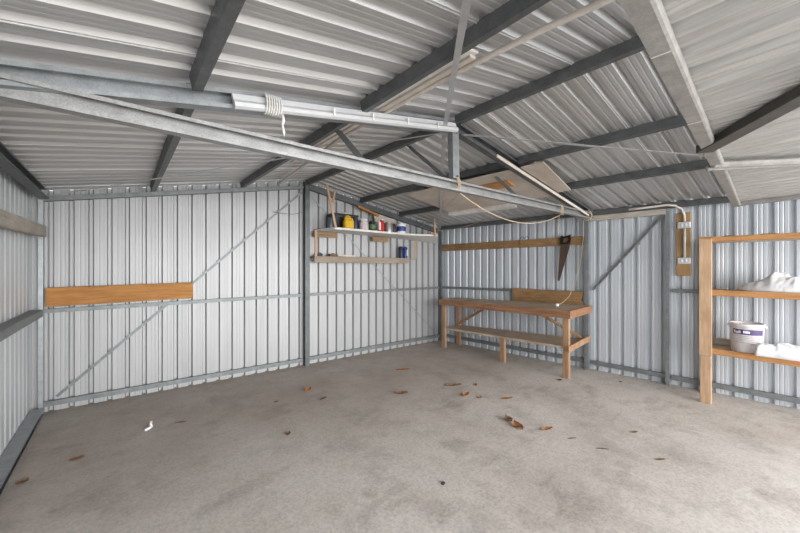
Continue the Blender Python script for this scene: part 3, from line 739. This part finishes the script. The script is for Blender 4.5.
MB().box(V((5.226, .27, .695)), (.003, .03, .012)).obj('printed_mark', 'print', fl_)
MB().box(V((5.226, .17, .70)), (.003, .025, .010)).obj('printed_mark', 'print', fl_)

# ---------------------------------------------------------------- open tilt door overhead
dr = tag(bpy.data.objects.new('door_1', None), 'pale ribbed tilt door swung open flat overhead', 'door', None, 'structure')
COL.objects.link(dr); dr.location = V((3.0, .4, 2.3))
bd = V((5.32-.965, .574-.31, 0)).normalized(); nd = V((bd.y, -bd.x, 0))     # nd points to the doorway
F0 = V((.965, .31, 2.27)) - bd*.75; F1 = V((5.325, .5745, 2.27))             # far lower edge of the inner rail
rail = [(0, 0), (.052, 0), (.060, .004), (.064, .012), (.064, .030), (.058, .040), (0, .043)]
mb = MB(); mb.sweep(rail, F0, F1, (0, 0, 1))
mb.obj('inner_rail', 'door_frame', dr)
tilt = .030
def DP(a, b_, z): return F0 + bd*a + nd*b_ + V((0, 0, z + tilt*b_))
LD = (F1-F0).length
rp = rib_profile(0.03, LD-.02, .05, .030, 0, .004, .02)
o = sheet(rp, lambda s, d: DP(s, .03, .046+d), lambda s, d: DP(s, 1.30, .046+d)).obj('sheet_panel', 'door_paint', dr, fixn=False)
MB().sweep([(-.028, 0), (.028, 0), (.028, .04), (-.028, .04)], DP(LD-.028, .06, .002), DP(LD-.028, 1.25, .002)).obj('side_rail', 'door_frame', dr)
MB().sweep([(-.028, 0), (.028, 0), (.028, .04), (-.028, .04)], DP(.028, .06, .002), DP(.028, 1.25, .002)).obj('side_rail', 'door_frame', dr)
MB().sweep(rail, DP(0, 1.25, 0), DP(LD, 1.25, 0)).obj('outer_rail', 'door_frame', dr)
def onz(x, y, z): return V((x, y, z))
MB().bar(V((2.63, .405, 2.285)), V((1.50, -.47, 2.32)), .085, .045).obj('diagonal_brace', 'door_dark', dr)
mb = MB(); A, B = V((3.03, .43, 2.277)), V((4.03, -.57, 2.307)); mb.bar(A, B, .04, .045, bev=.014); mb.bar(A + V((.035, .035, -.008)), B + V((.035, .035, -.008)), .035, .036, bev=.012)
mb.obj('diagonal_brace', 'door_frame', dr)
mb = MB(); mb.box(V((2.70, .43, 2.29)), (.09, .02, .035), (bd, -nd, V((0, 0, 1)))); mb.obj('bracket', 'zinc_light', dr)
# rust-marked rail joints
mb = MB()
for s_ in (.80, 1.55, 2.1): 
    p = F0 + bd*(s_+.3); mb.bar(p + V((0, 0, -.001)), p + nd*.05 + V((0, 0, -.001)), .006, .003, bev=0)
mb.obj('weld_mark', 'pale_x', dr)

# ---------------------------------------------------------------- litter on the floor
def leaf(x, y, L, wd, rot, mat, label, seed, curl=.25, group=None):
    mb = MB(); n, m_ = 10, 4; vs = []; ca, sa = math.cos(rot), math.sin(rot)
    for i in range(n+1):
        t = i/n; hw = wd*math.sin(math.pi*min(1, t*.96+.02))**.8*(1+.25*mnoise.noise(V((t*5, seed, 0))))/2
        for j in range(m_+1):
            s_ = j/m_*2-1; X = (t-.5)*L; Y = hw*s_ + .08*L*math.sin(t*2.5)
            Z = .004 + curl*wd*(s_*s_*.6 + (t-.5)**2*1.2) + .10*wd*abs(mnoise.noise(V((t*4, s_*2, seed))))
            vs.append(V((x + X*ca - Y*sa, y + X*sa + Y*ca, Z)))
    N = m_+1
    mb.add(vs, [[i*N+j, (i+1)*N+j, (i+1)*N+j+1, i*N+j+1] for i in range(n) for j in range(m_)], True)
    z0 = min(p.z for p in mb.v)
    for p in mb.v: p.z -= z0 - .0015
    o = mb.obj('dry_leaf', mat, fixn=False)
    return tag(o, label, 'leaf', group)
LG = 'fallen leaves on the slab'
leaf(3.055, 1.865, .17, .095, 1.05, 'leaf', 'largest orange-brown curled leaf mid-floor in front of the workbench', 1.1, .4)
leaf(3.105, 2.01, .11, .085, 1.3, 'leaf_dark', 'dark curled leaf touching the largest orange leaf', 2.2, .5)
leaf(3.22, 1.65, .14, .055, -.35, 'leaf', 'orange leaf lying alone just beside the largest leaf', 3.7, .35)
leaf(3.30, 2.73, .15, .08, .2, 'leaf', 'orange-brown leaf in the loose drift before the workbench shelf', 4.1, .4)
leaf(3.44, 3.05, .22, .08, -.5, 'leaf_dark', 'brown twig-like leaf topmost of the drift before the workbench', 5.3, .3)
leaf(3.70, 2.89, .10, .04, .5, 'leaf', 'small brown leaf of the drift nearest the bench middle leg', 6.1)
leaf(3.37, 2.57, .06, .05, .4, 'leaf', 'small round orange leaf below the drift of leaves', 7.2, .4)
leaf(3.59, 2.35, .17, .06, -.5, 'leaf', 'flat brown leaf lying between the drift and the bench end leg', 8.5, .2)
leaf(2.71, 3.27, .15, .09, -.6, 'leaf_dark', 'crumpled brown leaf mid-floor straight out from the hanging shelf', 9.9, .35)
leaf(3.36, 4.02, .20, .08, -.5, 'leaf', 'brown leaf lying furthest into the bench corner', 10.4, .25)
leaf(1.85, 4.12, .11, .09, .3, 'leaf', 'round red-brown leaf on the slab below the gable post', 11.8, .5)
leaf(1.88, 3.75, .11, .05, .3, 'leaf_dark', 'thin brown leaf on the slab just out from the red-brown round leaf', 12.6)
leaf(1.23, 3.18, .08, .05, 1.0, 'leaf_dark', 'small tan leaf on the bare slab beside the pale scratch', 13.1)
leaf(1.41, 4.02, .06, .03, .3, 'leaf_dark', 'tiny dark leaf on the slab below the end-wall strap', 14.1)
leaf(3.82, 1.09, .08, .035, -.4, 'leaf_dark', 'small brown leaf between the workbench and the shelf rack', 15.1)
leaf(3.44, .80, .09, .03, -.6, 'leaf_dark', 'small thin brown leaf on the slab out from the rack post', 16.1)
leaf(3.23, 1.42, .09, .02, -.6, 'leaf_dark', 'thin twig fragment just out from the lone orange leaf', 17.1)
leaf(3.25, 1.17, .11, .02, -.9, 'leaf_dark', 'slender twig lying across the bare slab before the rack', 18.1)
leaf(4.77, 2.26, .09, .05, .3, 'leaf_dark', 'dark leaf at the foot of the bench end leg', 19.1)
leaf(5.34, 1.69, .05, .04, .3, 'leaf_dark', 'tiny dark leaf on the slab below the slanting brace', 20.1)
leaf(-.29, 3.86, .09, .05, .0, 'leaf_dark', 'curled tan leaf near the narrow side wall', 21.3, .5)
leaf(-.57, 3.71, .07, .06, .4, 'leaf_dark', 'small dark leaf against the floor channel of the narrow side wall', 22.3)
leaf(.46, 4.11, .10, .025, -.4, 'leaf_dark', 'thin dark twig beside the white plastic fitting', 23.3)
mb = MB(); mb.lathe(V((1.826, 1.728, 0)), [(.012, 0), (.016, .006), (.009, .014), (0, .016)], 7, False); mb.lathe(V((1.838, 1.733, 0)), [(.01, 0), (.012, .005), (0, .012)], 7, False)
tag(mb.obj('small_stone', 'black'), 'tiny dark pebble alone on the slab near the doorway', 'pebble')
# white broken plastic fitting
mb = MB(); p = V((.206, 4.148, 0))
mb.tube([p + V((-.035, -.035, .012)), p + V((.004, -.01, .013)), p + V((.02, -.003, .022))], .012, 10)
mb.tube([p + V((.02, -.003, .014)), p + V((.014, .02, .04)), p + V((.018, .035, .058))], [.012, .011, .014], 10)
tag(mb.obj('plastic_fitting', 'white'), 'broken white plastic pipe fitting lying on the slab near the end wall', 'pipe fitting')

# ---------------------------------------------------------------- light and camera
w = bpy.data.worlds.new('overcast'); SC.world = w; w.use_nodes = True
nt = w.node_tree; bg = nt.nodes['Background']
tc = nt.nodes.new('ShaderNodeTexCoord'); sx = nt.nodes.new('ShaderNodeSeparateXYZ'); nt.links.new(tc.outputs['Generated'], sx.inputs[0])
rr = ramp(nt, [(0, (.62, .62, .60)), (.5, (.92, .95, 1.0)), (1, (.90, .95, 1.0))])
mr = nt.nodes.new('ShaderNodeMapRange'); mr.inputs[1].default_value = -1; nt.links.new(sx.outputs[2], mr.inputs[0])
nt.links.new(mr.outputs[0], rr.inputs[0]); nt.links.new(rr.outputs[0], bg.inputs['Color'])
bg.inputs['Strength'].default_value = 2.4

def area(name, loc, rot, sx_, sy_, e, col=(1, 1, 1)):
    l = bpy.data.lights.new(name, 'AREA'); l.shape = 'RECTANGLE'; l.size = sx_; l.size_y = sy_; l.energy = e; l.color = col
    o = bpy.data.objects.new(name, l); COL.objects.link(o); o.location = loc; o.rotation_euler = rot
    return o
area('open_sky_light', (2.6, -7.5, 2.2), (math.radians(90), 0, 0), 12.0, 4.2, 1650, (1, .995, .985))

cam = bpy.data.cameras.new('camera'); co = bpy.data.objects.new('camera', cam); COL.objects.link(co)
cam.sensor_width = 36; cam.lens = 339/800*36; cam.clip_start = .05
co.location = (0, 0, 1.6); co.rotation_euler = (math.radians(90), 0, -math.atan(278/339))
SC.camera = co
SC.view_settings.view_transform = 'Standard'
